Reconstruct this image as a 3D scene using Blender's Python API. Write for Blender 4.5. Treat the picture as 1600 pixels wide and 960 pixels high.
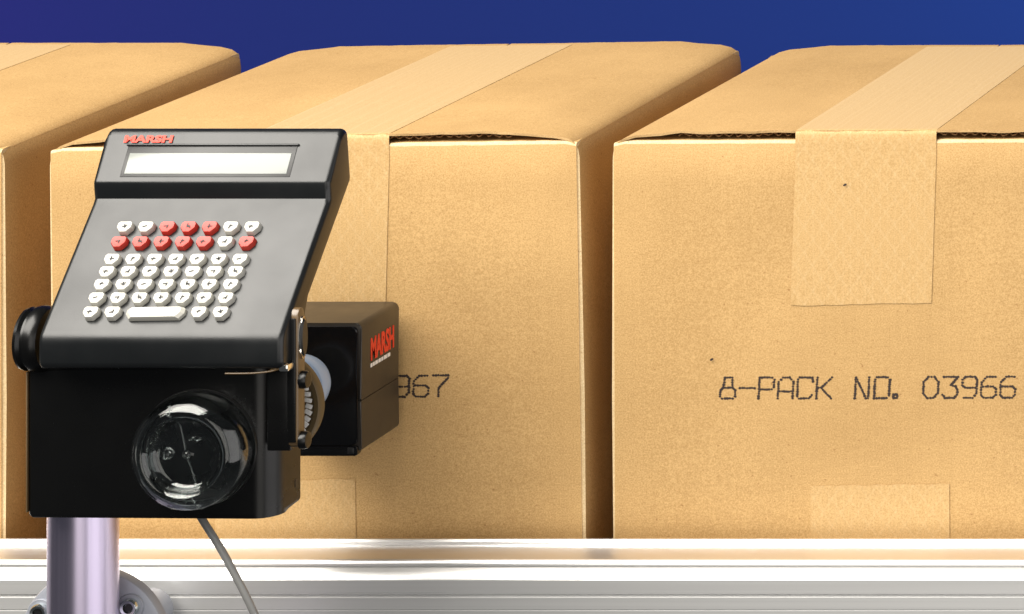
import bpy, bmesh, math, random
from mathutils import Vector, Matrix
R = math.radians
for o in list(bpy.data.objects): bpy.data.objects.remove(o)
S = bpy.context.scene
C = S.collection
random.seed(7)

# ------------------------------------------------------------------ camera
# studio view camera standing square to the cartons, above and right of them, with rise/shift
K = 0.00045; FPX = 5500.0; D = FPX * K
VX, VY = 2850.0, -800.0
CX, CZ = (VX - 800) * K, (960 - VY) * K
cam = bpy.data.cameras.new('camera'); co = bpy.data.objects.new('camera', cam); C.objects.link(co)
co.location = (CX, -D, CZ); co.rotation_euler = (R(90), 0, 0)
cam.sensor_width = 36; cam.lens = 36 * FPX / 1600
cam.shift_x = (800 - VX) / 1600; cam.shift_y = -(480 - VY) / 1600
cam.clip_start = 0.05; cam.clip_end = 60
S.camera = co
S.render.resolution_x = 1024; S.render.resolution_y = 614

# ------------------------------------------------------------------ light
w = bpy.data.worlds.new('World'); S.world = w; w.use_nodes = True
w.node_tree.nodes['Background'].inputs[0].default_value = (0.9, 0.95, 1.0, 1)
w.node_tree.nodes['Background'].inputs[1].default_value = 0.06
def area(name, loc, target, sx, sy, power, col=(1, 1, 1), spread=180):
    l = bpy.data.lights.new(name, 'AREA'); l.shape = 'RECTANGLE'; l.size = sx; l.size_y = sy
    l.energy = power; l.color = col; l.spread = R(spread)
    o = bpy.data.objects.new(name, l); C.objects.link(o); o.location = loc
    o.rotation_euler = (Vector(target) - Vector(loc)).to_track_quat('-Z', 'Y').to_euler()
    return o
area('key_softbox', (-0.80, -1.15, 1.90), (-0.05, -0.05, 0.25), 2.0, 1.9, 134, (1.0, 0.955, 0.88))
area('front_softbox', (0.65, -3.0, 0.45), (0.2, 0, 0.25), 1.6, 2.4, 18, (1.0, 0.95, 0.88))
area('side_softbox', (2.0, -1.15, 0.30), (-0.2, -0.2, 0.15), 2.6, 2.2, 27, (1.0, 0.96, 0.94))
area('backdrop_light', (0.9, 1.7, 0.75), (0.2, 2.6, 0.0), 0.5, 0.5, 11.0, (0.05, 1.0, 1.0), 140)
area('violet_backdrop_light', (-2.5, 1.8, 0.45), (-2.2, 2.6, 0.0), 0.5, 0.5, 4.6, (1.0, 0.02, 0.50), 120)
vs = S.view_settings; vs.view_transform = 'Standard'; vs.look = 'None'; vs.exposure = 0; vs.gamma = 1
vs.use_curve_mapping = False

# ------------------------------------------------------------------ helpers
def P(px, py, Y):
    s = (Y + D) / FPX
    return Vector((CX + (px - VX) * s, Y, CZ - (py - VY) * s))
def ZP(py, Y): return P(0, py, Y).z
def XP(px, Y): return P(px, 0, Y).x

def mat(name, col, rough=0.5, metal=0.0, **kw):
    m = bpy.data.materials.new(name); m.use_nodes = True
    b = m.node_tree.nodes['Principled BSDF']
    b.inputs['Base Color'].default_value = (*col, 1); b.inputs['Roughness'].default_value = rough
    b.inputs['Metallic'].default_value = metal
    for k, v in kw.items(): b.inputs[k.replace('_', ' ')].default_value = v
    return m
class N:                                   # tiny node helper
    def __init__(s, m): s.t = m.node_tree; s.b = s.t.nodes['Principled BSDF']
    def n(s, typ, **kw):
        x = s.t.nodes.new(typ)
        for k, v in kw.items():
            if k in x.inputs.keys() if hasattr(x.inputs, 'keys') else False: x.inputs[k].default_value = v
            else: setattr(x, k, v)
        return x
    def l(s, a, b): s.t.links.new(a, b)
    def coords(s, scale=(1, 1, 1), rot=(0, 0, 0)):
        tc = s.t.nodes.new('ShaderNodeTexCoord'); mp = s.t.nodes.new('ShaderNodeMapping')
        mp.inputs['Scale'].default_value = scale; mp.inputs['Rotation'].default_value = rot
        s.l(tc.outputs['Object'], mp.inputs['Vector']); return mp.outputs['Vector']
    def noise(s, vec, scale, detail=3, rough=0.55):
        x = s.t.nodes.new('ShaderNodeTexNoise'); x.inputs['Scale'].default_value = scale
        x.inputs['Detail'].default_value = detail; x.inputs['Roughness'].default_value = rough
        s.l(vec, x.inputs['Vector']); return x.outputs['Fac']
    def ramp(s, fac, stops):
        x = s.t.nodes.new('ShaderNodeValToRGB'); e = x.color_ramp.elements
        while len(e) < len(stops): e.new(0.5)
        for i, (p, c) in enumerate(stops):
            e[i].position = p; e[i].color = (*c, 1) if len(c) == 3 else c
        s.l(fac, x.inputs['Fac']); return x.outputs['Color']
    def mix(s, fac, a, b, mode='MIX'):
        x = s.t.nodes.new('ShaderNodeMix'); x.data_type = 'RGBA'; x.blend_type = mode
        for sock, v in ((x.inputs['Factor'], fac), (x.inputs['A'], a), (x.inputs['B'], b)):
            pass
        f, A, B = x.inputs[0], x.inputs[6], x.inputs[7]
        for sock, v in ((f, fac), (A, a), (B, b)):
            if hasattr(v, 'is_output'): s.l(v, sock)
            elif isinstance(v, (int, float)): sock.default_value = v
            else: sock.default_value = (*v, 1)
        return x.outputs[2]
    def bump(s, h, strength, dist):
        x = s.t.nodes.new('ShaderNodeBump'); x.inputs['Strength'].default_value = strength
        x.inputs['Distance'].default_value = dist; s.l(h, x.inputs['Height']); s.l(x.outputs[0], s.b.inputs['Normal'])

# ---- materials
def cardboard(name, a, b, rough=0.75):
    m = mat(name, a, rough); n = N(m)
    v = n.coords(); vs_ = n.coords((1, 1, 6)); vh = n.coords((1, 6, 6))
    fine = n.ramp(n.noise(v, 950, 3, 0.75), [(0.30, (0, 0, 0)), (0.70, (1, 1, 1))])
    big = n.ramp(n.noise(v, 9, 4), [(0.32, (0, 0, 0)), (0.68, (1, 1, 1))])
    fib = n.ramp(n.noise(vh, 90, 3, 0.7), [(0.3, (0, 0, 0)), (0.7, (1, 1, 1))])
    c = n.mix(fine, a, b)
    c2 = n.mix(big, (0.90, 0.875, 0.83), (1.05, 1.04, 1.03)); c = n.mix(1.0, c, c2, 'MULTIPLY')
    c3 = n.mix(fib, (0.95, 0.94, 0.92), (1.03, 1.03, 1.03)); c = n.mix(1.0, c, c3, 'MULTIPLY')
    wv = n.t.nodes.new('ShaderNodeTexWave'); wv.wave_type = 'BANDS'; wv.bands_direction = 'X'   # faint flutes showing through the liner
    wv.inputs['Scale'].default_value = 42; wv.inputs['Distortion'].default_value = 0.6; n.l(n.coords(), wv.inputs['Vector'])
    c = n.mix(1.0, c, n.mix(wv.outputs['Fac'], (0.990, 0.989, 0.987), (1.006, 1.006, 1.006)), 'MULTIPLY')
    spk = n.ramp(n.noise(v, 330, 2, 0.5), [(0.70, (1, 1, 1)), (0.76, (0.62, 0.5, 0.4))])
    c = n.mix(0.8, c, spk, 'MULTIPLY')
    n.l(c, n.b.inputs['Base Color'])
    n.bump(n.noise(v, 700, 3, 0.7), 0.16, 0.0004)
    return m
M = {}
M['kraft'] = cardboard('kraft_board', (0.435, 0.255, 0.086), (0.69, 0.455, 0.202))
M['pale_edge'] = cardboard('pale_fold_board', (0.66, 0.48, 0.25), (0.86, 0.70, 0.44), 0.8)  # paler board colour for the rolled top folds and panel edges
M['raw'] = cardboard('raw_board_edge', (0.40, 0.245, 0.10), (0.62, 0.42, 0.20), 0.85)
m = mat('board_core', (0.20, 0.10, 0.035), 0.9); M['core'] = m

def tape_mat():
    m = mat('kraft_tape', (0.74, 0.54, 0.28), 0.55, 0, Specular_IOR_Level=0.22, Sheen_Weight=0.45, Sheen_Roughness=0.5, Sheen_Tint=(1.0, 0.80, 0.50, 1)); n = N(m)
    v = n.coords(); fine = n.noise(v, 950, 3, 0.75)
    c = n.mix(n.ramp(fine, [(0.3, (0, 0, 0)), (0.7, (1, 1, 1))]), (0.475, 0.288, 0.108), (0.70, 0.465, 0.215))
    acc = None
    for rz in (35, -35, 0):                # reinforcing threads in a diamond lay
        wv = n.t.nodes.new('ShaderNodeTexWave'); wv.wave_type = 'BANDS'; wv.bands_direction = 'X'
        wv.inputs['Scale'].default_value = 30 if rz else 60; wv.inputs['Distortion'].default_value = 1.2
        wv.inputs['Detail'].default_value = 1
        n.l(n.coords((1, 0.0 if False else 1, 1), (0, R(rz), 0)), wv.inputs['Vector'])
        r = n.ramp(wv.outputs['Fac'], [(0.93, (0, 0, 0)), (1.0, (1, 1, 1))])
        acc = r if acc is None else n.mix(1.0, acc, r, 'ADD')
    c = n.mix(n.mix(1.0, acc, (0.07, 0.07, 0.07), 'MULTIPLY'), c, (0.86, 0.70, 0.44))
    n.l(c, n.b.inputs['Base Color']); n.bump(fine, 0.12, 0.0004)
    return m
M['tape'] = tape_mat()
M['ink'] = mat('black_ink', (0.035, 0.022, 0.018), 0.7)

def alu(name, col, rough, metal=1.0, stretch=(0.15, 60, 60), amt=0.12):
    m = mat(name, col, rough, metal); n = N(m)
    f = n.noise(n.coords(stretch), 12, 4, 0.6)
    n.l(n.ramp(f, [(0.25, (rough - amt,) * 3), (0.75, (rough + amt,) * 3)]), n.b.inputs['Roughness'])
    n.l(n.mix(f, tuple(x * 0.965 for x in col), tuple(min(1, x * 1.03) for x in col)), n.b.inputs['Base Color'])
    n.bump(f, 0.012, 0.0002)
    return m
M['rail'] = alu('satin_aluminium', (0.80, 0.80, 0.79), 0.34, 0.6, amt=.07)
M['ledge'] = alu('polished_aluminium', (0.93, 0.92, 0.91), 0.40, 1.0, amt=0.06)
M['pole'] = alu('lilac_anodised_tube', (0.74, 0.66, 0.86), 0.30, 1.0, (60, 60, 0.1), 0.04)
M['flange'] = alu('cast_grey_metal', (0.36, 0.38, 0.43), 0.50, 0.35, (8, 8, 8), 0.08)
M['steel'] = mat('bolt_steel', (0.62, 0.66, 0.66), 0.22, 1.0)
M['chrome'] = mat('bright_chrome', (0.85, 0.83, 0.78), 0.10, 1.0)

def plastic(name, col, rough, bumpscale=900, bs=0.06, spec=0.5):
    m = mat(name, col, rough, Specular_IOR_Level=spec); n = N(m)
    v = n.coords(); f = n.noise(v, bumpscale, 2)
    n.bump(f, bs, 0.0003)
    g = n.noise(v, 30, 4)
    n.l(n.ramp(g, [(0.3, (rough * 0.85,) * 3), (0.7, (min(1, rough * 1.15),) * 3)]), n.b.inputs['Roughness'])
    return m
M['console'] = plastic('charcoal_case_paint', (0.006, 0.007, 0.0078), 0.33, 1500, 0.10, 0.58)
M['black'] = plastic('gloss_black_enamel', (0.0022, 0.0022, 0.0022), 0.28, 400, 0.03, 0.45)
M['rubber'] = plastic('black_moulding', (0.012, 0.012, 0.012), 0.34, 900, 0.05)
M['head'] = plastic('brown_black_anodised', (0.026, 0.021, 0.016), 0.36, 1200, 0.06, 0.6)
M['headblack'] = plastic('head_black_panel', (0.003, 0.003, 0.0035), 0.20, 500, 0.03)
M['bronze'] = plastic('bronze_bracket', (0.125, 0.078, 0.035), 0.30, 600, 0.04, 0.8)
M['key'] = plastic('ivory_key', (0.52, 0.51, 0.46), 0.42, 700, 0.04)
M['redkey'] = plastic('red_key', (0.52, 0.045, 0.03), 0.40, 700, 0.04)
M['legend'] = mat('key_legend', (0.03, 0.03, 0.03), 0.6)
M['red'] = mat('red_print', (0.80, 0.045, 0.015), 0.5)
M['white'] = mat('white_print', (0.82, 0.80, 0.76), 0.5)
M['lcd'] = plastic('grey_lcd_glass', (0.27, 0.285, 0.265), 0.18, 50, 0.01)
M['clear'] = mat('clear_bottle_plastic', (0.90, 0.95, 0.94), 0.03, 0, Transmission_Weight=1.0, IOR=1.5)
M['pale'] = mat('pale_blue_plastic', (0.36, 0.47, 0.64), 0.30)
M['olive'] = plastic('olive_cap', (0.12, 0.085, 0.04), 0.35)
M['cable'] = mat('grey_cable_jacket', (0.22, 0.22, 0.215), 0.20)
M['belt'] = mat('belt_rubber', (0.02, 0.02, 0.02), 0.7)
m = mat('blue_backdrop_paper', (0.030, 0.105, 0.52), 0.9); n = N(m)
n.l(n.mix(n.noise(n.coords(), 1.2, 3), (0.0068, 0.028, 0.215), (0.0078, 0.031, 0.235)), n.b.inputs['Base Color'])
M['backdrop'] = m

def link(name, me, m, parent=None, smooth=35):
    o = bpy.data.objects.new(name, me); C.objects.link(o)
    if m and not len(me.materials): me.materials.append(M[m] if isinstance(m, str) else m)
    if smooth:
        for p in me.polygons: p.use_smooth = True
        me.set_sharp_from_angle(angle=R(smooth))
    if parent: o.parent = parent
    return o
def from_bm(name, bm, m, parent=None, smooth=35):
    bmesh.ops.recalc_face_normals(bm, faces=bm.faces)
    me = bpy.data.meshes.new(name); bm.to_mesh(me); bm.free()
    return link(name, me, m, parent, smooth)
def thing(name, label, cat, loc=(0, 0, 0), group=None):
    o = bpy.data.objects.new(name, None); C.objects.link(o); o.location = loc
    o.empty_display_size = 0.05
    o['label'] = label; o['category'] = cat
    if group: o['group'] = group
    return o
def bm_box(bm, x0, x1, y0, y1, z0, z1, bev=0.0, seg=2):
    r = bmesh.ops.create_cube(bm, size=1.0)
    vs_ = r['verts']
    for v in vs_:
        v.co = ((x0 + x1) / 2 + v.co.x * (x1 - x0), (y0 + y1) / 2 + v.co.y * (y1 - y0), (z0 + z1) / 2 + v.co.z * (z1 - z0))
    if bev:
        es = list({e for v in vs_ for e in v.link_edges})
        bmesh.ops.bevel(bm, geom=es, offset=bev, segments=seg, profile=0.5, affect='EDGES')
def box(name, b, m, parent=None, bev=0.0, seg=2):
    bm = bmesh.new(); bm_box(bm, *b, bev, seg); return from_bm(name, bm, m, parent)
def prism(name, prof, a0, a1, m, parent=None, axis='X', bev=0.0, seg=3, smooth=35):
    """closed outline extruded; axis X: outline is (Y,Z); axis Y: (X,Z); axis Z: (X,Y)"""
    f = {'X': lambda a, u, v: (a, u, v), 'Y': lambda a, u, v: (u, a, v), 'Z': lambda a, u, v: (u, v, a)}[axis]
    bm = bmesh.new()
    A = [bm.verts.new(f(a0, u, v)) for u, v in prof]; B = [bm.verts.new(f(a1, u, v)) for u, v in prof]
    k = len(prof)
    fa = bm.faces.new(A); fb = bm.faces.new(B[::-1])
    for i in range(k): bm.faces.new((A[i], B[i], B[(i + 1) % k], A[(i + 1) % k]))
    if bev:
        es = list(set(fa.edges) | set(fb.edges))
        bmesh.ops.bevel(bm, geom=es, offset=bev, segments=seg, profile=0.5, affect='EDGES')
    return from_bm(name, bm, m, parent, smooth)
def rot_axis(axis):
    return {'Z': Matrix(), 'Y': Matrix.Rotation(R(-90), 4, 'X'), 'X': Matrix.Rotation(R(90), 4, 'Y')}[axis]
def lathe(name, prof, m, parent, loc, axis='Z', seg=64, closed=False, smooth=35, fn=None):
    """profile (r, h) turned about axis through loc"""
    bm = bmesh.new(); rings = []
    for r, h in prof:
        if r < 1e-6: rings.append([bm.verts.new((0, 0, h))])
        else:
            rings.append([bm.verts.new(((r * (fn(i, r, h) if fn else 1)) * math.cos(2 * math.pi * i / seg),
                                        (r * (fn(i, r, h) if fn else 1)) * math.sin(2 * math.pi * i / seg), h)) for i in range(seg)])
    pairs = list(zip(rings, rings[1:])) + ([(rings[-1], rings[0])] if closed else [])
    for a, b in pairs:
        if len(a) == 1 and len(b) == 1: continue
        for i in range(seg):
            j = (i + 1) % seg
            if len(a) == 1: bm.faces.new((a[0], b[i], b[j]))
            elif len(b) == 1: bm.faces.new((a[i], b[0], a[j]))
            else: bm.faces.new((a[i], b[i], b[j], a[j]))
    bm.transform(Matrix.Translation(loc) @ rot_axis(axis))
    return from_bm(name, bm, m, parent, smooth)
def disc_prof(r, h, b): return [(0, 0), (r - b, 0), (r - b * .3, b * .3), (r, b), (r, h - b), (r - b * .3, h - b * .3), (r - b, h), (0, h)]
def tube(name, pts, r, m, parent=None, seg=12, sub=10):
    P4 = [pts[0]] + pts + [pts[-1]]; path = []
    for i in range(1, len(P4) - 2):
        p0, p1, p2, p3 = [Vector(p) for p in P4[i - 1:i + 3]]
        for s in range(sub):
            t = s / sub
            path.append(0.5 * (2 * p1 + (p2 - p0) * t + (2 * p0 - 5 * p1 + 4 * p2 - p3) * t * t + (3 * p1 - p0 - 3 * p2 + p3) * t ** 3))
    path.append(Vector(pts[-1])); bm = bmesh.new(); rings = []
    for i, p in enumerate(path):
        d = (path[min(i + 1, len(path) - 1)] - path[max(i - 1, 0)]).normalized()
        u = d.cross(Vector((0, 1, 0.1))).normalized(); v = d.cross(u)
        rings.append([bm.verts.new(p + r * (u * math.cos(2 * math.pi * k / seg) + v * math.sin(2 * math.pi * k / seg))) for k in range(seg)])
    for a, b in zip(rings, rings[1:]):
        for k in range(seg): bm.faces.new((a[k], a[(k + 1) % seg], b[(k + 1) % seg], b[k]))
    bm.faces.new(rings[0]); bm.faces.new(rings[-1])
    return from_bm(name, bm, m, parent, 60)
def text_mesh(name, s, size, m, parent, mw, sx=1.0, bold=0.0, ext=0.0002):
    cu = bpy.data.curves.new('t', 'FONT'); cu.body = s; cu.size = size; cu.offset = bold; cu.extrude = ext; cu.resolution_u = 3
    t = bpy.data.objects.new('t', cu); C.objects.link(t)
    bpy.context.view_layer.update()
    me = bpy.data.meshes.new_from_object(t.evaluated_get(bpy.context.evaluated_depsgraph_get()))
    bpy.data.objects.remove(t); me.transform(mw @ Matrix.Diagonal((sx, 1, 1, 1)))
    me.materials.clear(); o = link(name, me, m, parent, 0); me.name = name
    return o

# ------------------------------------------------------------------ setting: the blue studio backdrop
bm = bmesh.new(); prof = []
for i in range(13):
    a = R(90) * i / 12; prof.append((2.6 - 0.9 + 0.9 * math.sin(a), -1.0 + 0.9 - 0.9 * math.cos(a)))
prof = [(1.1, -1.0)] + prof + [(2.6, 2.6)]
L = [bm.verts.new((-5, y, z)) for y, z in prof]; Rr = [bm.verts.new((5, y, z)) for y, z in prof]
for i in range(len(prof) - 1): bm.faces.new((L[i], Rr[i], Rr[i + 1], L[i + 1]))
bd = from_bm('backdrop', bm, 'backdrop'); bd['kind'] = 'structure'; bd['label'] = 'deep blue studio backdrop shading to violet on the left'

# ------------------------------------------------------------------ conveyor
cv = thing('conveyor', 'silver aluminium conveyor side rail running across the bottom below the cartons', 'conveyor', (0, -0.05, -0.03))
inv = Matrix.Translation((0, 0.05, 0.03))
def adopt(o, p):                           # keep world placement under an empty that is not at the origin
    o.data.transform(Matrix.Translation(-Vector(p.location))); o.parent = p; return o
zl = ZP(842, -0.014); zg = ZP(873, -0.046)
prof = [(-0.012, zg - 0.02), (-0.012, zl - 0.0012), (-0.0128, zl), (-0.0155, zl), (-0.0168, zl - 0.0014), (-0.0168, zg + 0.0006), (-0.0176, zg)]
for i in range(7):
    a = R(-5 + 95 * i / 6); prof.append((-0.0455 - 0.0042 * math.sin(a), zg - 0.0042 + 0.0042 * math.cos(a)))
zb = zg - 0.0048
prof += [(-0.0490, zb), (-0.0470, zb - 0.0006), (-0.0470, zg - 0.02)]
adopt(prism('guide_rail', prof, -1.4, 1.8, 'ledge', None, 'X', smooth=25), cv)
zc = ZP(885.5, -0.0475); zf = ZP(905, -0.058); zr = ZP(929.5, -0.058)
prof = [(-0.0472, zc), (-0.0500, zc), (-0.0506, zc - 0.0004), (-0.0568, zf + 0.0010), (-0.0580, zf - 0.0008),
        (-0.058, zr + 0.0005), (-0.0572, zr), (-0.056, zr - 0.0004), (-0.056, zr - 0.0014), (-0.0572, zr - 0.0018), (-0.058, zr - 0.0022)]
z2 = zr - 0.010
prof += [(-0.058, z2), (-0.0574, z2 - 0.0003), (-0.0574, z2 - 0.0009), (-0.058, z2 - 0.0012), (-0.058, -0.10), (-0.0472, -0.10)]
adopt(prism('side_channel', prof, -1.4, 1.8, 'rail', None, 'X', smooth=25), cv)
zbelt = ZP(1022, 0)
adopt(box('belt', (-1.4, 1.8, -0.010, 0.60, zbelt - 0.012, zbelt), 'belt', None, 0.002), cv)

# ------------------------------------------------------------------ cartons
T = 0.0042
def sheet(name, poly, y0, y1, ny, m, parent, jit=0.0, fz=None, t=T, edge='raw'):
    """corrugated sheet: cross-section polyline in XZ, thickened inward, running along Y; front edge may be ragged"""
    bm = bmesh.new(); k = len(poly); nrm = []
    for i in range(k):
        a = Vector(poly[max(i - 1, 0)]); b = Vector(poly[min(i + 1, k - 1)]); d = (b - a).normalized()
        nrm.append(Vector((-d.y, d.x)))
    rows = []
    ys = [y0, y0 + .003] + [y0 + (y1 - y0) * j / ny for j in range(1, ny)] + [y1 - .003, y1]; ny = len(ys) - 1
    for j, y in enumerate(ys):
        out = []; inn = []
        for i in range(k):
            p = Vector(poly[i]); q = p + nrm[i] * t
            dy = random.uniform(-jit, jit) if j in (0, ny) else 0
            dz = fz(p.x, y) if fz else 0
            out.append(bm.verts.new((p.x, y + dy, p.y + dz)))
            inn.append(bm.verts.new((q.x, y + dy * .4 + random.uniform(-jit, jit) * .4 * (j == 0), q.y + dz)))
        rows.append((out, inn))
    for (o0, n0), (o1, n1) in zip(rows, rows[1:]):
        for i in range(k - 1):
            bm.faces.new((o0[i], o0[i + 1], o1[i + 1], o1[i])); bm.faces.new((n0[i], n1[i], n1[i + 1], n0[i + 1]))
        bm.faces.new((o0[0], o1[0], n1[0], n0[0])); bm.faces.new((o0[-1], n0[-1], n1[-1], o1[-1]))
    front = []
    for (o0, n0) in (rows[0], rows[-1]):
        for i in range(k - 1): front.append(bm.faces.new((o0[i], n0[i], n0[i + 1], o0[i + 1])))
    for f in front: f.material_index = 1
    o = from_bm(name, bm, None, parent, 30)
    o.data.materials.append(M[m]); o.data.materials.append(M[edge])
    return o

FONT = {  # strokes on a 4 x 6 grid, printed as rows of ink drops
 '8': [[(1, 6), (3, 6), (3.2, 3.2), (4, 2.4), (4, .6), (3.4, 0), (.6, 0), (0, .6), (0, 2.4), (.8, 3.2), (1, 6)], [(.8, 3.1), (3.2, 3.1)]],
 '-': [[(0, 3), (4, 3)]],
 'P': [[(0, 0), (0, 6), (3.4, 6), (4, 5.4), (4, 3.2), (3.4, 2.6), (.4, 2.6)]],
 'A': [[(0, 0), (0, 4.8), (1.1, 6), (2.9, 6), (4, 4.8), (4, 0)], [(.5, 2), (3.5, 2)]],
 'C': [[(4, 4.9), (3.9, 6), (.4, 6), (0, 5.4), (0, .6), (.5, 0), (3.2, 0), (4, 1)]],
 'K': [[(0, 0), (0, 6)], [(4, 6), (1.2, 3), (4, 0)], [(.5, 3), (1.2, 3)]],
 'N': [[(0, 0), (0, 6), (3, 0)], [(3.6, 0), (3.6, 6)]],
 'O': [[(0, 0), (3.4, 0), (4, .7), (4, 5.3), (3.4, 6), (.4, 6), (0, 5.4), (0, 0)]],
 '.': [[(0, 0), (1, 0), (1, 1.1), (0, 1.1), (0, 0)]],
 '0': [[(1.2, 0), (2.8, 0), (4, 1.4), (4, 4.6), (2.8, 6), (1.2, 6), (0, 4.6), (0, 1.4), (1.2, 0)]],
 '3': [[(.2, 6), (4, 6), (2.2, 3.6), (3.4, 3.3), (4, 2.4), (4, .9), (3.2, 0), (.8, 0), (0, .9)]],
 '9': [[(.6, 0), (3, 0), (4, 1.3), (4, 5.2), (3.3, 6), (.8, 6), (0, 5.2), (0, 3.6), (.8, 2.9), (3.6, 2.9)]],
 '6': [[(3.6, 6), (1.4, 6), (0, 4.4), (0, .8), (.8, 0), (3.2, 0), (4, .8), (4, 2.4), (3.2, 3.2), (.5, 3.2)]],
 '7': [[(0, 6), (4, 6), (4, 5.2), (1.6, 2.4), (1.6, 0)]], ' ': []}
def dots(text, x0, ztop, yfun, parent):
    bm = bmesh.new(); ux = 5.75 * K; uz = 5.45 * K; x = x0
    def dot(cx, cz, rx, rz):
        c = [bm.verts.new((cx + rx * math.cos(a) * random.uniform(.8, 1.2), yfun(cx, cz), cz + rz * math.sin(a) * random.uniform(.8, 1.2)))
             for a in [i * math.pi / 4 + .2 for i in range(8)]]
        bm.faces.new(c)
    for ch in text:
        for st in FONT[ch]:
            for (ax, az), (bx, bz) in zip(st, st[1:]):
                d = math.hypot((bx - ax) * ux, (bz - az) * uz); k = max(1, round(d / (3.7 * K)))
                for q in range(k + 1):
                    if q == k and (bx, bz) != st[-1]: continue
                    u = q / k; lean = (az + (bz - az) * u) * .06
                    rr = random.uniform(1.8, 2.4) * K
                    dot(x + (ax + (bx - ax) * u + lean) * ux + random.uniform(-.35, .35) * K, ztop - (6 - az - (bz - az) * u) * uz + random.uniform(-.3, .3) * K, rr * 1.1, rr * .95)
        x += (30.1 if ch != '.' else 16) * K
    return from_bm('printed_code', bm, 'ink', parent, 0)

def strip(name, pts, x0f, x1f, nseg, m, parent, ragged=()):
    """tape laid along a path of (Y,Z); x0f/x1f give its edges"""
    bm = bmesh.new(); rows = []
    for j, (y, z) in enumerate(pts):
        row = []
        for i in range(nseg + 1):
            u = i / nseg; x = x0f(j) + (x1f(j) - x0f(j)) * u
            dz = random.uniform(-.0005, .0005) if j in ragged else 0
            row.append(bm.verts.new((x, y, z + dz + (0.0014 * (u - .5) if j in ragged else 0))))
        rows.append(row)
    for a, b in zip(rows, rows[1:]):
        for i in range(nseg): bm.faces.new((a[i], a[i + 1], b[i + 1], b[i]))
    bmesh.ops.recalc_face_normals(bm, faces=bm.faces)
    bmesh.ops.solidify(bm, geom=bm.faces[:], thickness=-0.00012)
    return from_bm(name, bm, m, parent, 50)

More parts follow.
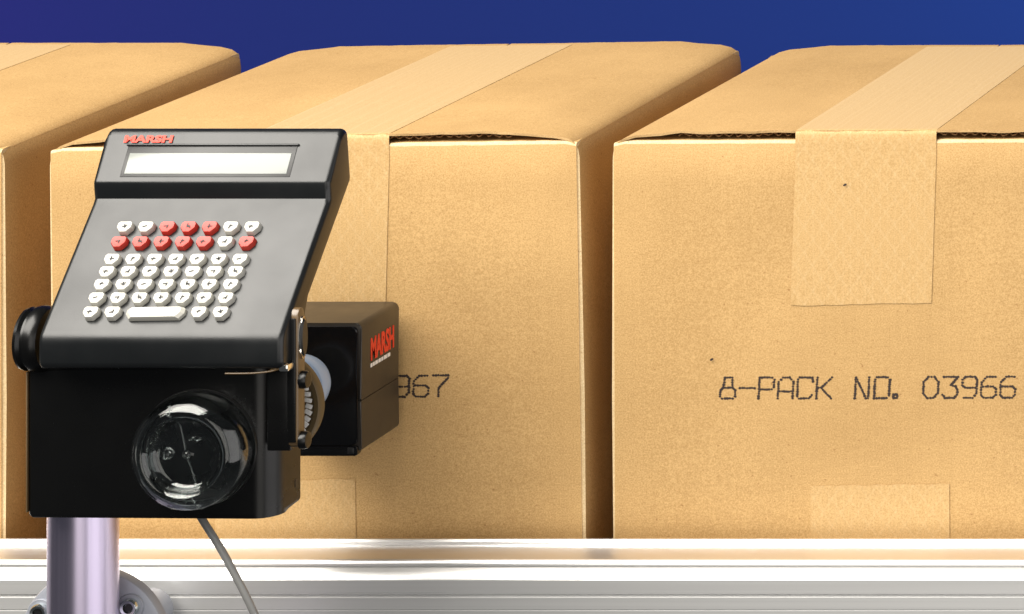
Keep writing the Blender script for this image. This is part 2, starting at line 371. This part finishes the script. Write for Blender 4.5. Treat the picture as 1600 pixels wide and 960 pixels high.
def carton(x0, x1, py_top, label, code, roll=0.0, tape=(0, 0), low=None, seed=1, depth=0.372, rise=0.0, c0=168):
    random.seed(seed)
    W = x1 - x0; H = ZP(py_top, 0) - zbelt; cx = (x0 + x1) / 2
    t = thing('cardboard_carton', label, 'box', (cx, 0, zbelt), 'kraft cartons in a row on the conveyor')
    t.rotation_euler = (0, roll, 0)
    h = W / 2; bulge = lambda z: 0.0022 * math.sin(math.pi * max(0, min(1, z / H)))
    Ht = H + 0.0066                           # flap top above the front panel's fold line
    # front and back panels, rolled over at the top into the minor flap
    for nm, ya, sg in (('front_panel', 0.0, 1), ('back_panel', depth, -1)):
        prof = [(0.0, 0.001)] + [(0.0, H * q / 12) for q in range(1, 12)] + [(0.0, H - 0.0022), (0.0007, H - 0.0007), (0.0022, H), (0.09, H - 0.001), (0.09, H - T), (T + .001, H - T), (T, H - T - .001), (T, 0.001)]
        bm = bmesh.new(); nx = 46; rows = []
        for i in range(nx + 1):
            x = -h + 0.0012 + (W - 0.0030) * i / nx
            row = []
            for (u, z) in prof:
                e = abs(2 * i / nx - 1)
                ww = random.uniform(-.00018, .00018) if z > H - .003 else 0
                lift = -0.0016 * max(0, (e - 0.96) / 0.04) if z > H - .01 else 0
                row.append(bm.verts.new((x * ((h - .009) / h if u > .01 else 1), ya + sg * (u - (0.0012 * math.sin(math.pi * i / nx) * math.sin(math.pi * min(1, z / H)) if u < .003 else 0)), z + ww + lift)))
            rows.append(row)
        k = len(prof)
        for a, b in zip(rows, rows[1:]):
            for i in range(k):
                f = bm.faces.new((a[i], a[(i + 1) % k], b[(i + 1) % k], b[i]))
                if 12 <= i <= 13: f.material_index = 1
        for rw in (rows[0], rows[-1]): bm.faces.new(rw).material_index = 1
        fp = from_bm(nm, bm, 'kraft', t, 50); fp.data.materials.append(M['pale_edge'])
    # sides and the two major flaps
    crease = [(h, 0.001), (h + bulge(H * .5) * .5, H * .5), (h, H - 0.012), (h - 0.0008, H - 0.0065), (h - 0.0030, H - 0.0020)]
    flap = [(h - 0.0026, H - 0.0026), (h - 0.0030, H - 0.0018), (h - 0.0075, H + 0.0012), (h - 0.016, H + 0.0034), (h - 0.035, H + 0.0050)]
    nf = 22
    for i in range(1, nf + 1): flap.append((h - 0.035 + (0.0008 - h + 0.035) * i / nf, Ht + random.uniform(-.0001, .0001) - (0.0008 if i < 2 else 0)))
    for sgn, nm in ((1, 'r'), (-1, 'l')):
        mir = (lambda pl: pl) if sgn == 1 else (lambda pl: [(-x, z) for x, z in pl][::-1])
        sheet('side_panel', mir(crease), 0.0014, depth - .0014, 12, 'kraft', t, 0.0003, None, T, 'pale_edge')
        ph = random.uniform(0, 6)
        fzf = lambda x, y, ph=ph: (0.0005 * math.sin(x * 55 + ph) + 0.00035 * math.sin(x * 190 + 2 * ph)) * max(0, 1 - y / .08) * max(0, min(1, (abs(x) - .052) / .04)) * max(0, min(1, (h - .006 - abs(x)) / .03))
        sheet('flap', mir(flap), 0.0010, depth - .001, 12, 'kraft', t, 0.0007, fzf, 0.0016)
        # the flap's bare corrugated edge: wavy medium between the liners
        bm = bmesh.new(); n_ = 150; rows = []
        for i in range(n_ + 1):
            u = i / n_; x = 0.004 + (h - 0.050) * u
            zz = (Ht - .0032 if x < h - .035 else H + .0014) + 0.0009 * math.sin(x * 900 + ph) + 0.0004 * random.uniform(-1, 1) + fzf(sgn * x, 0)
            yy = 0.0036 + random.uniform(-.0006, .0006)
            rows.append([bm.verts.new((sgn * x, yy, zz + .0005)), bm.verts.new((sgn * x, yy + .008, zz + .0005)), bm.verts.new((sgn * x, yy + .008, zz - .0003)), bm.verts.new((sgn * x, yy, zz - .0003))])
        for a, b in zip(rows, rows[1:]):
            for q in range(4): bm.faces.new((a[q], a[(q + 1) % 4], b[(q + 1) % 4], b[q]))
        from_bm('corrugation', bm, 'core', t, 0)
    box('bottom_panel', (-h + .004, h - .004, .004, depth - .004, 0.0, T), 'kraft', t)
    # tape: along the centre seam, over the front edge and down the front; a second strip comes up from below
    ta, tb = tape[0] - cx, tape[1] - cx
    zend = ZP(475, 0) - zbelt
    tz = lambda z: -0.00122 * math.sin(math.pi * min(1, max(0, z / H))) - 0.00030
    pts = [(depth - .01, Ht + .00020)] + [(depth * (1 - i / 8), Ht + .00020) for i in range(1, 8)] + [(0.010, Ht + .00020), (0.004, Ht + .00019), (0.0016, Ht - .0001), (0.0003, Ht - .0012), (-.0002, Ht - .003), (-.0004, H - .001)]
    pts += [(tz(z), z) for z in (H - .004, H - .010)] + [(tz(H - .010 + (zend - H + .010) * i / 7), H - .010 + (zend - H + .010) * i / 7) for i in range(1, 8)]
    nn = len(pts)
    strip('sealing_tape', pts, lambda j: ta - (0.0036 * (j - nn + 8) / 7 if j > nn - 8 else 0), lambda j: tb - (0.0036 * (j - nn + 8) / 7 if j > nn - 8 else 0), 16, 'tape', t, (nn - 1,))
    if low:
        la, lb, pt = low[0] - cx, low[1] - cx, ZP(low[2], 0) - zbelt
        strip('sealing_tape', [(tz(pt * (1 - i / 8)), max(.003, pt * (1 - i / 8))) for i in range(9)], lambda j: la, lambda j: lb, 16, 'tape', t, (0,))
    if code:
        o = dots(code, x0 + c0 * K - cx, ZP(589, 0) - zbelt, lambda x, z: -0.0012 * math.cos(math.pi * x / W) * math.sin(math.pi * z / H) - .0001 - .00001 * random.random(), t)
    # small scuffs
    for (px, py) in {3: ((1115, 560), (1324, 288))}.get(seed, ()):
        bm = bmesh.new()
        p = P(px, py, 0); c = [bm.verts.new((p.x - cx + math.cos(a) * .0012 + math.sin(a) * .0006, -.0021, p.z - zbelt + math.sin(a) * .0010)) for a in [i * math.pi / 4 for i in range(8)]]
        bm.faces.new(c); from_bm('ink_fleck', bm, 'ink', t, 0)
    for ch in t.children:                       # the board is not perfectly square: the top climbs a little to the back
        for v in ch.data.vertices: v.co.z += rise * (v.co.y / depth) * max(0, v.co.z / H)
    return t
X = lambda px: XP(px, 0)
carton(X(-822), X(6), 231, 'kraft carton cut off by the left edge of the picture, behind the black keypad terminal', None, 0.0, (X(-510), X(-290)), None, 1, rise=.0085)
carton(X(88), X(916), 226, 'middle kraft carton behind the print head, its printed number mostly hidden', '8-PACK NO. 03967', R(-0.85), (X(402), X(620)), (X(340), X(560), 750), 2, c0=157, rise=.0055)
carton(X(959), X(1786), 219, 'right-hand kraft carton printed 8-PACK NO. 03966', '8-PACK NO. 03966', R(-0.2), (X(1246), X(1466)), (X(1268), X(1485), 757), 3, rise=.0015)
random.seed(11)

# ------------------------------------------------------------------ post and flange
yp = -0.20
pc = P(130, 960, yp)
post = thing('support_post', 'lilac silver tube post under the black controller, with a round grey flange behind it', 'post', (pc.x, yp, -0.85))
rp = 0.0211
lathe('tube', [(rp - .003, -0.85), (rp, -0.849), (rp, ZP(780, yp)), (rp - .003, ZP(780, yp))], 'pole', None, (pc.x, yp, 0), 'Z', 96)
adopt(bpy.data.objects['tube'], post)
fc = P(147, 1003, -0.172)
fl = lathe('flange', [(0, 0), (.044, 0), (.0472, .0012), (.048, .003), (.048, .0085), (.047, .0095), (0, .0095)], 'flange', None, (fc.x, -0.176, fc.z), 'Y', 96)
adopt(fl, post)
adopt(lathe('arm', [(0, 0), (.014, 0), (.014, .11), (0, .11)], 'flange', None, (fc.x - .012, -0.1755, fc.z - .012), 'Y', 32), post)
for (bx_, bz_) in ((62, 957), (203, 949)):
    b = P(bx_, bz_, -0.178)
    ring = adopt(lathe('bolt', [(0, .002), (.0030, .002), (.0034, 0), (.0050, -.0004), (.0058, .001), (.0060, .004), (0, .004)], 'steel', None, (b.x, -0.181, b.z), 'Y', 32), post)
    wsh = adopt(lathe('washer', [(.0052, 0), (.0080, 0), (.0084, .0006), (.0084, .0014), (.0052, .0014)], 'rubber', None, (b.x, -0.1775, b.z), 'Y', 40, True), post); wsh.data.materials[0] = M['flange']
    sk = lathe('hex_socket', [(0, 0), (.0029, 0), (.0029, .001), (0, .001)], 'rubber', None, (b.x, -0.1800, b.z), 'Y', 6, smooth=0)
    sk.data.transform(Matrix.Translation(-Vector(post.location))); sk.parent = ring

# ------------------------------------------------------------------ controller housing
yf = -0.240; yb = -0.203
x0, x1 = XP(43, yf), XP(430, yf)
zt, zb_ = ZP(572, yf), ZP(811, yf)
ct = thing('controller_housing', 'black enamelled controller box on the post, with a clear bottle in its front', 'controller', ((x0 + x1) / 2, yf, zb_))
r = 0.0145
plan = [(x0, yb), (x0, yf + .002), (x0 + .002, yf)]
for i in range(11):
    a = R(-90 + 90 * i / 10); plan.append((x1 - r + r * math.cos(a), yf + r + r * math.sin(a)))
plan += [(x1, yb)]
hs = adopt(prism('housing', plan, zb_, zt, 'black', None, 'Z', bev=0.0035, seg=4, smooth=50), ct)
# thin bright seam along the left edge and the pressed line near the right corner
adopt(box('edge_trim', (x0 - .0011, x0 - .0001, yf - .0003, yf + .004, zb_ + .004, zt - .004), 'bronze', None, .0003), ct)
# hinge straps with pivots, left and right of the keypad
def strap(sx, xa, xb):
    zt2, zb2 = ZP(484, -.25), ZP(703, -.25); pr = []
    ya, yb2 = -.249, -.2385
    for i in range(13):
        a = R(180 * i / 12); pr.append(((ya + yb2) / 2 + (yb2 - ya) / 2 * math.cos(a), zt2 - .008 + .008 * math.sin(a)))
    for i in range(7):
        a = R(180 + 180 * i / 6); pr.append(((ya + yb2) / 2 + (yb2 - ya) / 2 * math.cos(a), zb2 + .006 + .006 * math.sin(a)))
    return adopt(prism('hinge_strap', pr, xa, xb, 'bronze', None, 'X', bev=.0007, seg=2), ct)
xs = XP(450, -.249)
st = strap(1, xs, xs + .0062)
o = box('strap_edge', (xs - .0004, xs + .0050, -.2498, -.2478, ZP(692, -.249), ZP(498, -.249)), 'black', None, .0006); adopt(o, ct)
adopt(box('spacer', (x1 - .002, xs + .001, -.2478, -.2400, ZP(700, -.24), ZP(575, -.24)), 'black', None, .001), ct)
pv = Vector((xs + .006, -.2435, ZP(526, -.241)))
adopt(lathe('pivot_cap', [(0, .0025), (.0062, .0025), (.0070, .0015), (.0070, 0), (0, 0)], 'rubber', None, pv, 'X', 40, fn=None), ct)
pr_ = lathe('pivot_ring', [(.0070, 0), (.0078, 0), (.0078, .0016), (.0070, .0016)], 'chrome', None, (0, 0, 0), 'X', 40, True)
for o, sc in ((bpy.data.objects['pivot_cap'], 1),):
    pass
pr_.data.transform(Matrix.Translation(pv)); adopt(pr_, ct)
for nm in ('pivot_cap', 'pivot_ring'):      # the cap is a tall oval
    o = bpy.data.objects[nm]; c = pv - Vector(ct.location)
    o.data.transform(Matrix.Translation(c) @ Matrix.Diagonal((1, .62, 1.75, 1)) @ Matrix.Translation(-c))
for py in (592, 686):
    b = P(466, py, -.241)
    adopt(lathe('clamp_screw', [(0, 0), (.0056, 0), (.0056, .003), (.0050, .0045), (.0030, .005), (0, .0045)], 'black', None, (xs + .006, -.2435, b.z), 'X', 24), ct)
xl = XP(61, -.25)
pl = Vector((xl, -.236, ZP(532, -.24)))
adopt(lathe('pivot_knob', [(0, 0), (.019, 0), (.0205, -.002), (.0210, -.005), (.0205, -.008), (.0185, -.0090), (.0185, -.0105), (.0200, -.0125), (.0195, -.0145), (.016, -.016), (0, -.016)], 'black', None, pl, 'X', 48), ct)
xr = XP(441, -.25)
adopt(lathe('pivot_knob', [(0, -.004), (.017, -.004), (.0185, -.002), (.0185, .0015), (.016, .003), (0, .003)], 'black', None, Vector((xr, -.236, ZP(528, -.24))), 'X', 48), ct)
# small chrome catch under the keypad
cp = [P(352, 584, -.2585), P(395, 583.5, -.2585), P(425, 580, -.2585), P(437, 575, -.2585), P(450, 569, -.2585)]
adopt(tube('catch_wire', [tuple(p) for p in cp], .0006, 'bronze'), ct)
adopt(box('catch_block', (XP(436, -.258), XP(452, -.258), -.2595, -.250, ZP(581, -.258), ZP(569, -.258)), 'chrome', None, .0015), ct)
# a slot at the lower right side
adopt(box('side_slot', (x1 - .0002, x1 + .0003, yb - .008, yb - .005, ZP(782, yf), ZP(770, yf)), 'rubber', None), ct)

# ------------------------------------------------------------------ clear bottle through the housing
bc = P(283, 716, -.264)
bt = thing('clear_bottle', 'clear round plastic bottle lying with its base out of the black controller', 'bottle', tuple(bc))
rb = .0360
outer = [(0, .0082), (.0022, .0080), (.0028, .0072), (.006, .0080), (.0120, .0088), (.0170, .0092), (.0196, .0088), (.0212, .0072), (.0226, .0040), (.0240, .0014), (.0256, .0002), (.0272, 0), (.0292, .0006), (.0322, .0026), (.0346, .0058), (.0358, .010), (rb, .015), (rb, .060)]
inner = [(rb - .0011, .060), (rb - .0011, .0155), (.0346, .0108), (.0332, .0070), (.0308, .0040), (.0288, .0022), (.0272, .0016), (.0262, .0017), (.0252, .0026), (.0238, .0050), (.0224, .0082), (.0204, .0102), (.0170, .0106), (.0120, .0102), (.006, .0096), (0, .0096)]
body = lathe('bottle_base', outer + inner, 'clear', None, (0, 0, 0), 'Y', 96, smooth=60); body.parent = bt
lathe('seat_ring', [(rb + .0002, 0), (rb + .0010, -.0004), (rb + .0014, .0004), (rb + .0014, .0020), (rb + .0002, .0020)], 'rubber', bt, (0, .0225, 0), 'Y', 96, True)
# parting line, centre gate and moulded marks
tilt = R(105)
def on_base(rad, ang): return (rad * math.cos(ang), 0, rad * math.sin(ang))
def baseh(rad):
    for (r0, h0), (r1, h1) in zip(outer, outer[1:]):
        if r0 <= rad <= r1 and r1 > r0: return h0 + (h1 - h0) * (rad - r0) / (r1 - r0)
    return outer[-1][1]
for ang in (tilt, tilt + math.pi):
    pts = [Vector(on_base(q, ang)) + Vector((0, baseh(q) - .00005, 0)) for q in (.003, .008, .014, .020, .0245, .0268, .029, .0322, .0345, .0358)]
    tube('parting_line', [tuple(p) for p in pts], .00035, 'clear', bt, 8, 4)
    for q, rr in ((.0285, .0011), (.0325, .0008)):
        p = on_base(q, ang + .03); lathe('mould_pip', [(0, -rr), (rr * .7, -rr * .7), (rr, 0), (rr * .7, rr * .7), (0, rr)], 'clear', bt, (p[0], baseh(q), p[2]), 'Y', 12)
lathe('mould_gate', [(0, -.0004), (.0012, -.0006), (.0021, 0), (.0026, .0012), (0, .0012)], 'clear', bt, (0, .0070, 0), 'Y', 24)
def mark(pts):
    tube('mould_mark', [tuple((p[0], baseh(math.hypot(p[0], p[1])) - .0001, p[1])) for p in pts], .0006, 'clear', bt, 8, 4)
mark([(-.0185, -.0035), (-.0178, .0030)])
mark([(-.0150, -.0030), (-.0146, .0030), (-.0100, .0032), (-.0086, .0005), (-.0110, -.0020), (-.0150, -.0030)])
mark([(-.0125, -.001), (-.0122, .0015), (-.0105, .0010)])
mark([(.0012, .0090), (.0035, .0105), (.0060, .0088), (.0085, .0102)])
# far end of the bottle behind the housing: pale shoulder and a dark ribbed cap ring
be = P(417, 634, -.145) - bc
bn = P(457, 607, -.118) - bc
lathe('neck_plug', [(0, 0), (.0172, 0), (.0186, .0008), (.0196, .0012), (.0203, .003), (.0203, .012), (.019, .016), (0, .016)], 'pale', bt, bn, 'Y', 64)
lathe('cap_ring', [(.020, 0), (.0255, -.0006), (.0300, -.0004), (.0305, -.0002), (.0312, -.0002), (.0318, -.0014), (.0345, -.0014), (.0358, .001), (.0358, .006), (.020, .006)], 'olive', bt, be, 'Y', 96, True)
for i in range(44):
    a = 2 * math.pi * i / 44
    bm = bmesh.new(); bm_box(bm, -.0016 * random.uniform(.6, 1.1), .0016, -.0010, .0006, -.0022, .0026 * random.uniform(.4, 1), .0003, 1)
    bm.transform(Matrix.Translation((be.x + 0.0282 * math.cos(a), be.y - .001, be.z + 0.0282 * math.sin(a))) @ Matrix.Rotation(-a + R(20), 4, 'Y') @ Matrix.Diagonal((1.5, 1, .7, 1)))
    from_bm('cap_rib', bm, 'white', bt)
lathe('cap_face', [(0, .001), (.0215, .001), (.0215, .004), (0, .004)], 'bronze', bt, be, 'Y', 48)

# ------------------------------------------------------------------ print head
ya, yb = -.076, -.013
hx0, hx1 = XP(400, ya), XP(565, ya); hz0, hz1 = ZP(712, ya), ZP(505, ya)
ph = thing('print_head', 'dark brown boxy print head with red lettering, facing the middle carton', 'print head', ((hx0 + hx1) / 2, ya, hz0))
zs = ZP(626, ya)                               # seam between upper and lower shell
rr = .004
def rrect(xa, xb, za, zb, rad, top=True, bot=True, seg=5):
    out = []
    for (cx, cz, a0, on) in ((xb - rad, zb - rad, 0, top), (xa + rad, zb - rad, 90, top), (xa + rad, za + rad, 180, bot), (xb - rad, za + rad, 270, bot)):
        if on:
            for i in range(seg + 1):
                a = R(a0 + 90 * i / seg); out.append((cx + rad * math.cos(a), cz + rad * math.sin(a)))
        else: out.append((xb if a0 in (0, 270) else xa, zb if a0 in (0, 90) else za))
    return out
adopt(prism('upper_shell', rrect(hx0, hx1, zs + .0003, hz1, rr, True, False), ya, yb, 'head', None, 'Y', bev=.0010, seg=2), ph)
adopt(prism('lower_shell', rrect(hx0, hx1, hz0 + .003, zs - .0003, .002, False, True), ya, yb, 'head', None, 'Y', bev=.0010, seg=2), ph)
adopt(box('seam', (hx0 + .001, hx1 - .0006, ya + .001, yb - .001, zs - .0006, zs + .0006), 'head', None), ph)
adopt(prism('rear_cover', rrect(hx0 + .0015, hx1 - .0022, ZP(695, ya), hz1 - .0022, .004), ya - .0018, ya + .002, 'headblack', None, 'Y', bev=.0012, seg=3), ph)
adopt(prism('base_strip', rrect(hx0 + .001, hx1 - .0018, hz0 + .0004, ZP(696.5, ya), .0016), ya - .0026, ya + .004, 'headblack', None, 'Y', bev=.0008, seg=2), ph)
adopt(box('latch', (hx1 - .0085, hx1 - .0040, ya - .0034, ya - .002, ZP(708, ya), ZP(698, ya)), 'rubber', None, .0006), ph)
# lettering on the right side
mw = Matrix.Translation((hx1 + .0001, ya + .0145, ZP(571, ya))) @ Matrix(((0, 0, 1, 0), (1, 0, 0, 0), (0, 1, 0, 0), (0, 0, 0, 1)))
adopt(text_mesh('lettering', 'MARSH', .0205, 'red', None, mw, .60, .00075), ph)
bm = bmesh.new(); y = ya + .0145
for wd in (.0030, .0026, .0042, .0038, .0030, .0052, .0044):
    bm_box(bm, hx1 - .0002, hx1 + .00025, y, y + wd, ZP(583, ya), ZP(583, ya) + .0026); y += wd + .0011
adopt(from_bm('small_print', bm, 'white', None, 0), ph)

# ------------------------------------------------------------------ keypad terminal
yk = -.262
kx0, kx1 = XP(58, yk), XP(441, yk); kz = ZP(579, yk); kc = (kx0 + kx1) / 2; kw = (kx1 - kx0) / 2
kt = thing('keypad_terminal', 'charcoal keypad terminal with white and red keys and a grey display, tilted on its hinge', 'terminal', (kc, yk, kz))
def arc(c, rad, a0, a1, n=5): return [(c[0] + rad * math.cos(R(a0 + (a1 - a0) * i / n)), c[1] + rad * math.sin(R(a0 + (a1 - a0) * i / n))) for i in range(n + 1)]
LP0 = Vector((.0050, .0265)); dirk = Vector((.066, .066)).normalized(); nk = Vector((-dirk.y, dirk.x))
prof = [(.034, .002), (.006, 0)] + arc((.005, .005), .005, 250, 180, 3) + [(0, .0135)] + arc((.0125, .0158), .0125, 180, 135, 7) + \
       [tuple(LP0 + dirk * .0085), (.0695, .0910), (.0712, .0935), (.0700, .1010)] + arc((.0735, .1035), .0036, 190, 145, 3) + \
       [(.0885, .1318)] + arc((.0942, .1282), .0066, 150, 25, 7) + [(.1045, .1020), (.1040, .0985), (.040, .037), (.036, .028)]
def rounded_case(name, prof, xa, xb, rad, n, m_):
    """outline in (Y,Z) run along X with its end faces rolled over"""
    k = len(prof); area2 = sum(prof[i][0] * prof[(i + 1) % k][1] - prof[(i + 1) % k][0] * prof[i][1] for i in range(k)); sg = 1 if area2 > 0 else -1
    off = []
    for i in range(k):
        a, b, c = Vector(prof[i - 1]), Vector(prof[i]), Vector(prof[(i + 1) % k])
        e0, e1 = (b - a).normalized(), (c - b).normalized()
        n0, n1 = Vector((-e0.y, e0.x)) * sg, Vector((-e1.y, e1.x)) * sg
        q = n0 + n1; off.append(q * (1.0 / max(.35, 1 + n0.dot(n1))))
    bm = bmesh.new(); rings = []
    sta = [(xa + rad * (1 - math.sin(t)), rad * (1 - math.cos(t))) for t in [R(90) * (1 - i / n) for i in range(n + 1)]]
    full = sta + [(xa + xb - x, d) for x, d in sta[::-1]]
    for x, d in full: rings.append([bm.verts.new((x, p[0] + o.x * d, p[1] + o.y * d)) for p, o in zip(prof, off)])
    for a, b in zip(rings, rings[1:]):
        for i in range(k): bm.faces.new((a[i], b[i], b[(i + 1) % k], a[(i + 1) % k]))
    bm.faces.new(rings[0]); bm.faces.new(rings[-1])
    return from_bm(name, bm, m_, None, 40)
adopt(rounded_case('case', [(yk + a, kz + b) for a, b in prof], kx0, kx1, .0036, 5, 'console'), kt)
def kpad(u, t, hgt):                                  # point on keyboard plane: u across from centre, t up the slope
    p = LP0 + dirk * t + nk * hgt; return Vector((u, p.x, p.y))
Mk = Matrix(((1, 0, 0), (0, dirk.x, nk.x), (0, dirk.y, nk.y))).to_4x4()
def keymesh(w_, l_, h_, nm, mt):
    """hexagon-ended cap with a sloped skirt and dished top"""
    bm = bmesh.new()
    c = l_ * .16
    base = [(-w_ / 2, -l_ * .06), (-w_ / 2 + l_ * .34, -l_ / 2), (w_ / 2 - l_ * .34, -l_ / 2), (w_ / 2, -l_ * .06), (w_ / 2, l_ / 2 - c), (w_ / 2 - c, l_ / 2), (-w_ / 2 + c, l_ / 2), (-w_ / 2, l_ / 2 - c)]
    rings = [[bm.verts.new((x * s, y * s if s > .5 else y * s, z)) for x, y in base] for s, z in ((1, 0), (.98, h_ * .55), (.86, h_), (.50, h_ * .95))]
    for a, b in zip(rings, rings[1:]):
        for i in range(8): bm.faces.new((a[i], a[(i + 1) % 8], b[(i + 1) % 8], b[i]))
    bm.faces.new(rings[-1])
    bmesh.ops.recalc_face_normals(bm, faces=bm.faces)
    me = bpy.data.meshes.new(nm); bm.to_mesh(me); bm.free(); me.materials.append(M[mt])
    for p in me.polygons: p.use_smooth = True
    me.set_sharp_from_angle(angle=R(22))
    return me
KW, KL, KH = .0102, .0086, .0040
me_w = keymesh(KW, KL, KH, 'key', 'key'); me_r = keymesh(KW, KL, KH, 'red_key', 'redkey'); me_s = keymesh(.0372, KL * .95, KH, 'space_key', 'key')
def legend_mesh(k):
    bm = bmesh.new(); random.seed(100 + k)
    for q in range(random.choice((1, 2, 2, 3))):
        a = random.uniform(-.5, .5) + (q % 2) * 1.4; l_ = random.uniform(.0010, .0016); ox, oy = random.uniform(-.0008, .0008), random.uniform(-.0005, .0005)
        d = Vector((math.cos(a), math.sin(a))) * l_; e = Vector((-d.y, d.x)).normalized() * .00034
        bm.faces.new([bm.verts.new((ox + s * d.x + t_ * e.x, oy + s * d.y + t_ * e.y, 0)) for s, t_ in ((-1, -1), (1, -1), (1, 1), (-1, 1))])
    me = bpy.data.meshes.new('key_mark'); bm.to_mesh(me); bm.free(); me.materials.append(M['legend']); return me
legs = [legend_mesh(k) for k in range(9)]; random.seed(5)
rows = [(.0123, 'ww_s_ww'), (.0226, 'wwwwwww'), (.0324, 'wwwwwww'), (.0418, 'wwwwwww'), (.0510, 'wwwwwww'), (.0640, 'rrrrrwr'), (.0752, 'wwrrrww')]
kid = 0
for t_, pat in rows:
    for c, ch in enumerate(pat):
        if ch == '_': continue
        u = -.0067 + (c - 3) * .01365
        if ch == 's': u -= .0004
        o = bpy.data.objects.new('space_key' if ch == 's' else 'key', {'w': me_w, 'r': me_r, 's': me_s}[ch]); C.objects.link(o)
        o.parent = kt; o.matrix_local = Matrix.Translation(kpad(u, t_ - .0043, .0001)) @ Mk @ Matrix.Rotation(random.uniform(-.03, .03), 4, 'Z')
        if ch != 's':
            g = bpy.data.objects.new('key_mark', legs[kid % 9]); C.objects.link(g); g.parent = o; g.location = (0, .0004, KH * .95 + .0003); kid += 1
# display: recessed dark bezel with pale LCD
d0 = Vector((.0706, .1052)); d1 = Vector((.0885, .1318)); dd = (d1 - d0).normalized(); dn = Vector((-dd.y, dd.x)); dl = (d1 - d0).length
Md = Matrix(((1, 0, 0), (0, dd.x, dn.x), (0, dd.y, dn.y))).to_4x4()
def dpt(u, t, h_): p = d0 + dd * t + dn * h_; return Vector((u, p.x, p.y))
def dbox(name, u0, u1, t0, t1, h0, h1, m_, bev=0.0):
    bm = bmesh.new(); bm_box(bm, u0, u1, t0, t1, h0, h1, bev); bm.transform(Matrix.Translation(dpt(0, 0, 0)) @ Md); return from_bm(name, bm, m_, kt)
fr = .0012
u0, u1, t0, t1 = -.0575, .0480, .0045, .0205
bz = dbox('display_bezel', u0 - .0025, u1 + .0025, t0 - .002, t1 + .0042, -.0005, .0005, 'rubber', .0004)
dbox('display_bezel_rim', u0 - .0035, u1 + .0035, t1 + .0036, t1 + .0050, -.0005, .0016, 'console', .0005)
dbox('display', u0, u1, t0, t1 - .0015, 0, .0009, 'lcd', .0003)
mw = Matrix.Translation(Vector(kt.location) + dpt(-.0640, .0266, .0007)) @ Md
adopt(text_mesh('lettering', 'MARSH', .0066, 'red', None, mw, 1.5, .0003), kt)

# ------------------------------------------------------------------ cable
pts = [P(306, 795, -.215), P(318, 815, -.217), P(345, 858, -.220), P(368, 900, -.222), P(386, 935, -.222), P(404, 975, -.220), P(440, 1060, -.215), P(455, 1180, -.21)]
cb = tube('signal_cable', [tuple(p) for p in pts], .0024, 'cable', None, 16, 10)
cb['label'] = 'thin shiny grey cable hanging down from under the black controller'; cb['category'] = 'cable'
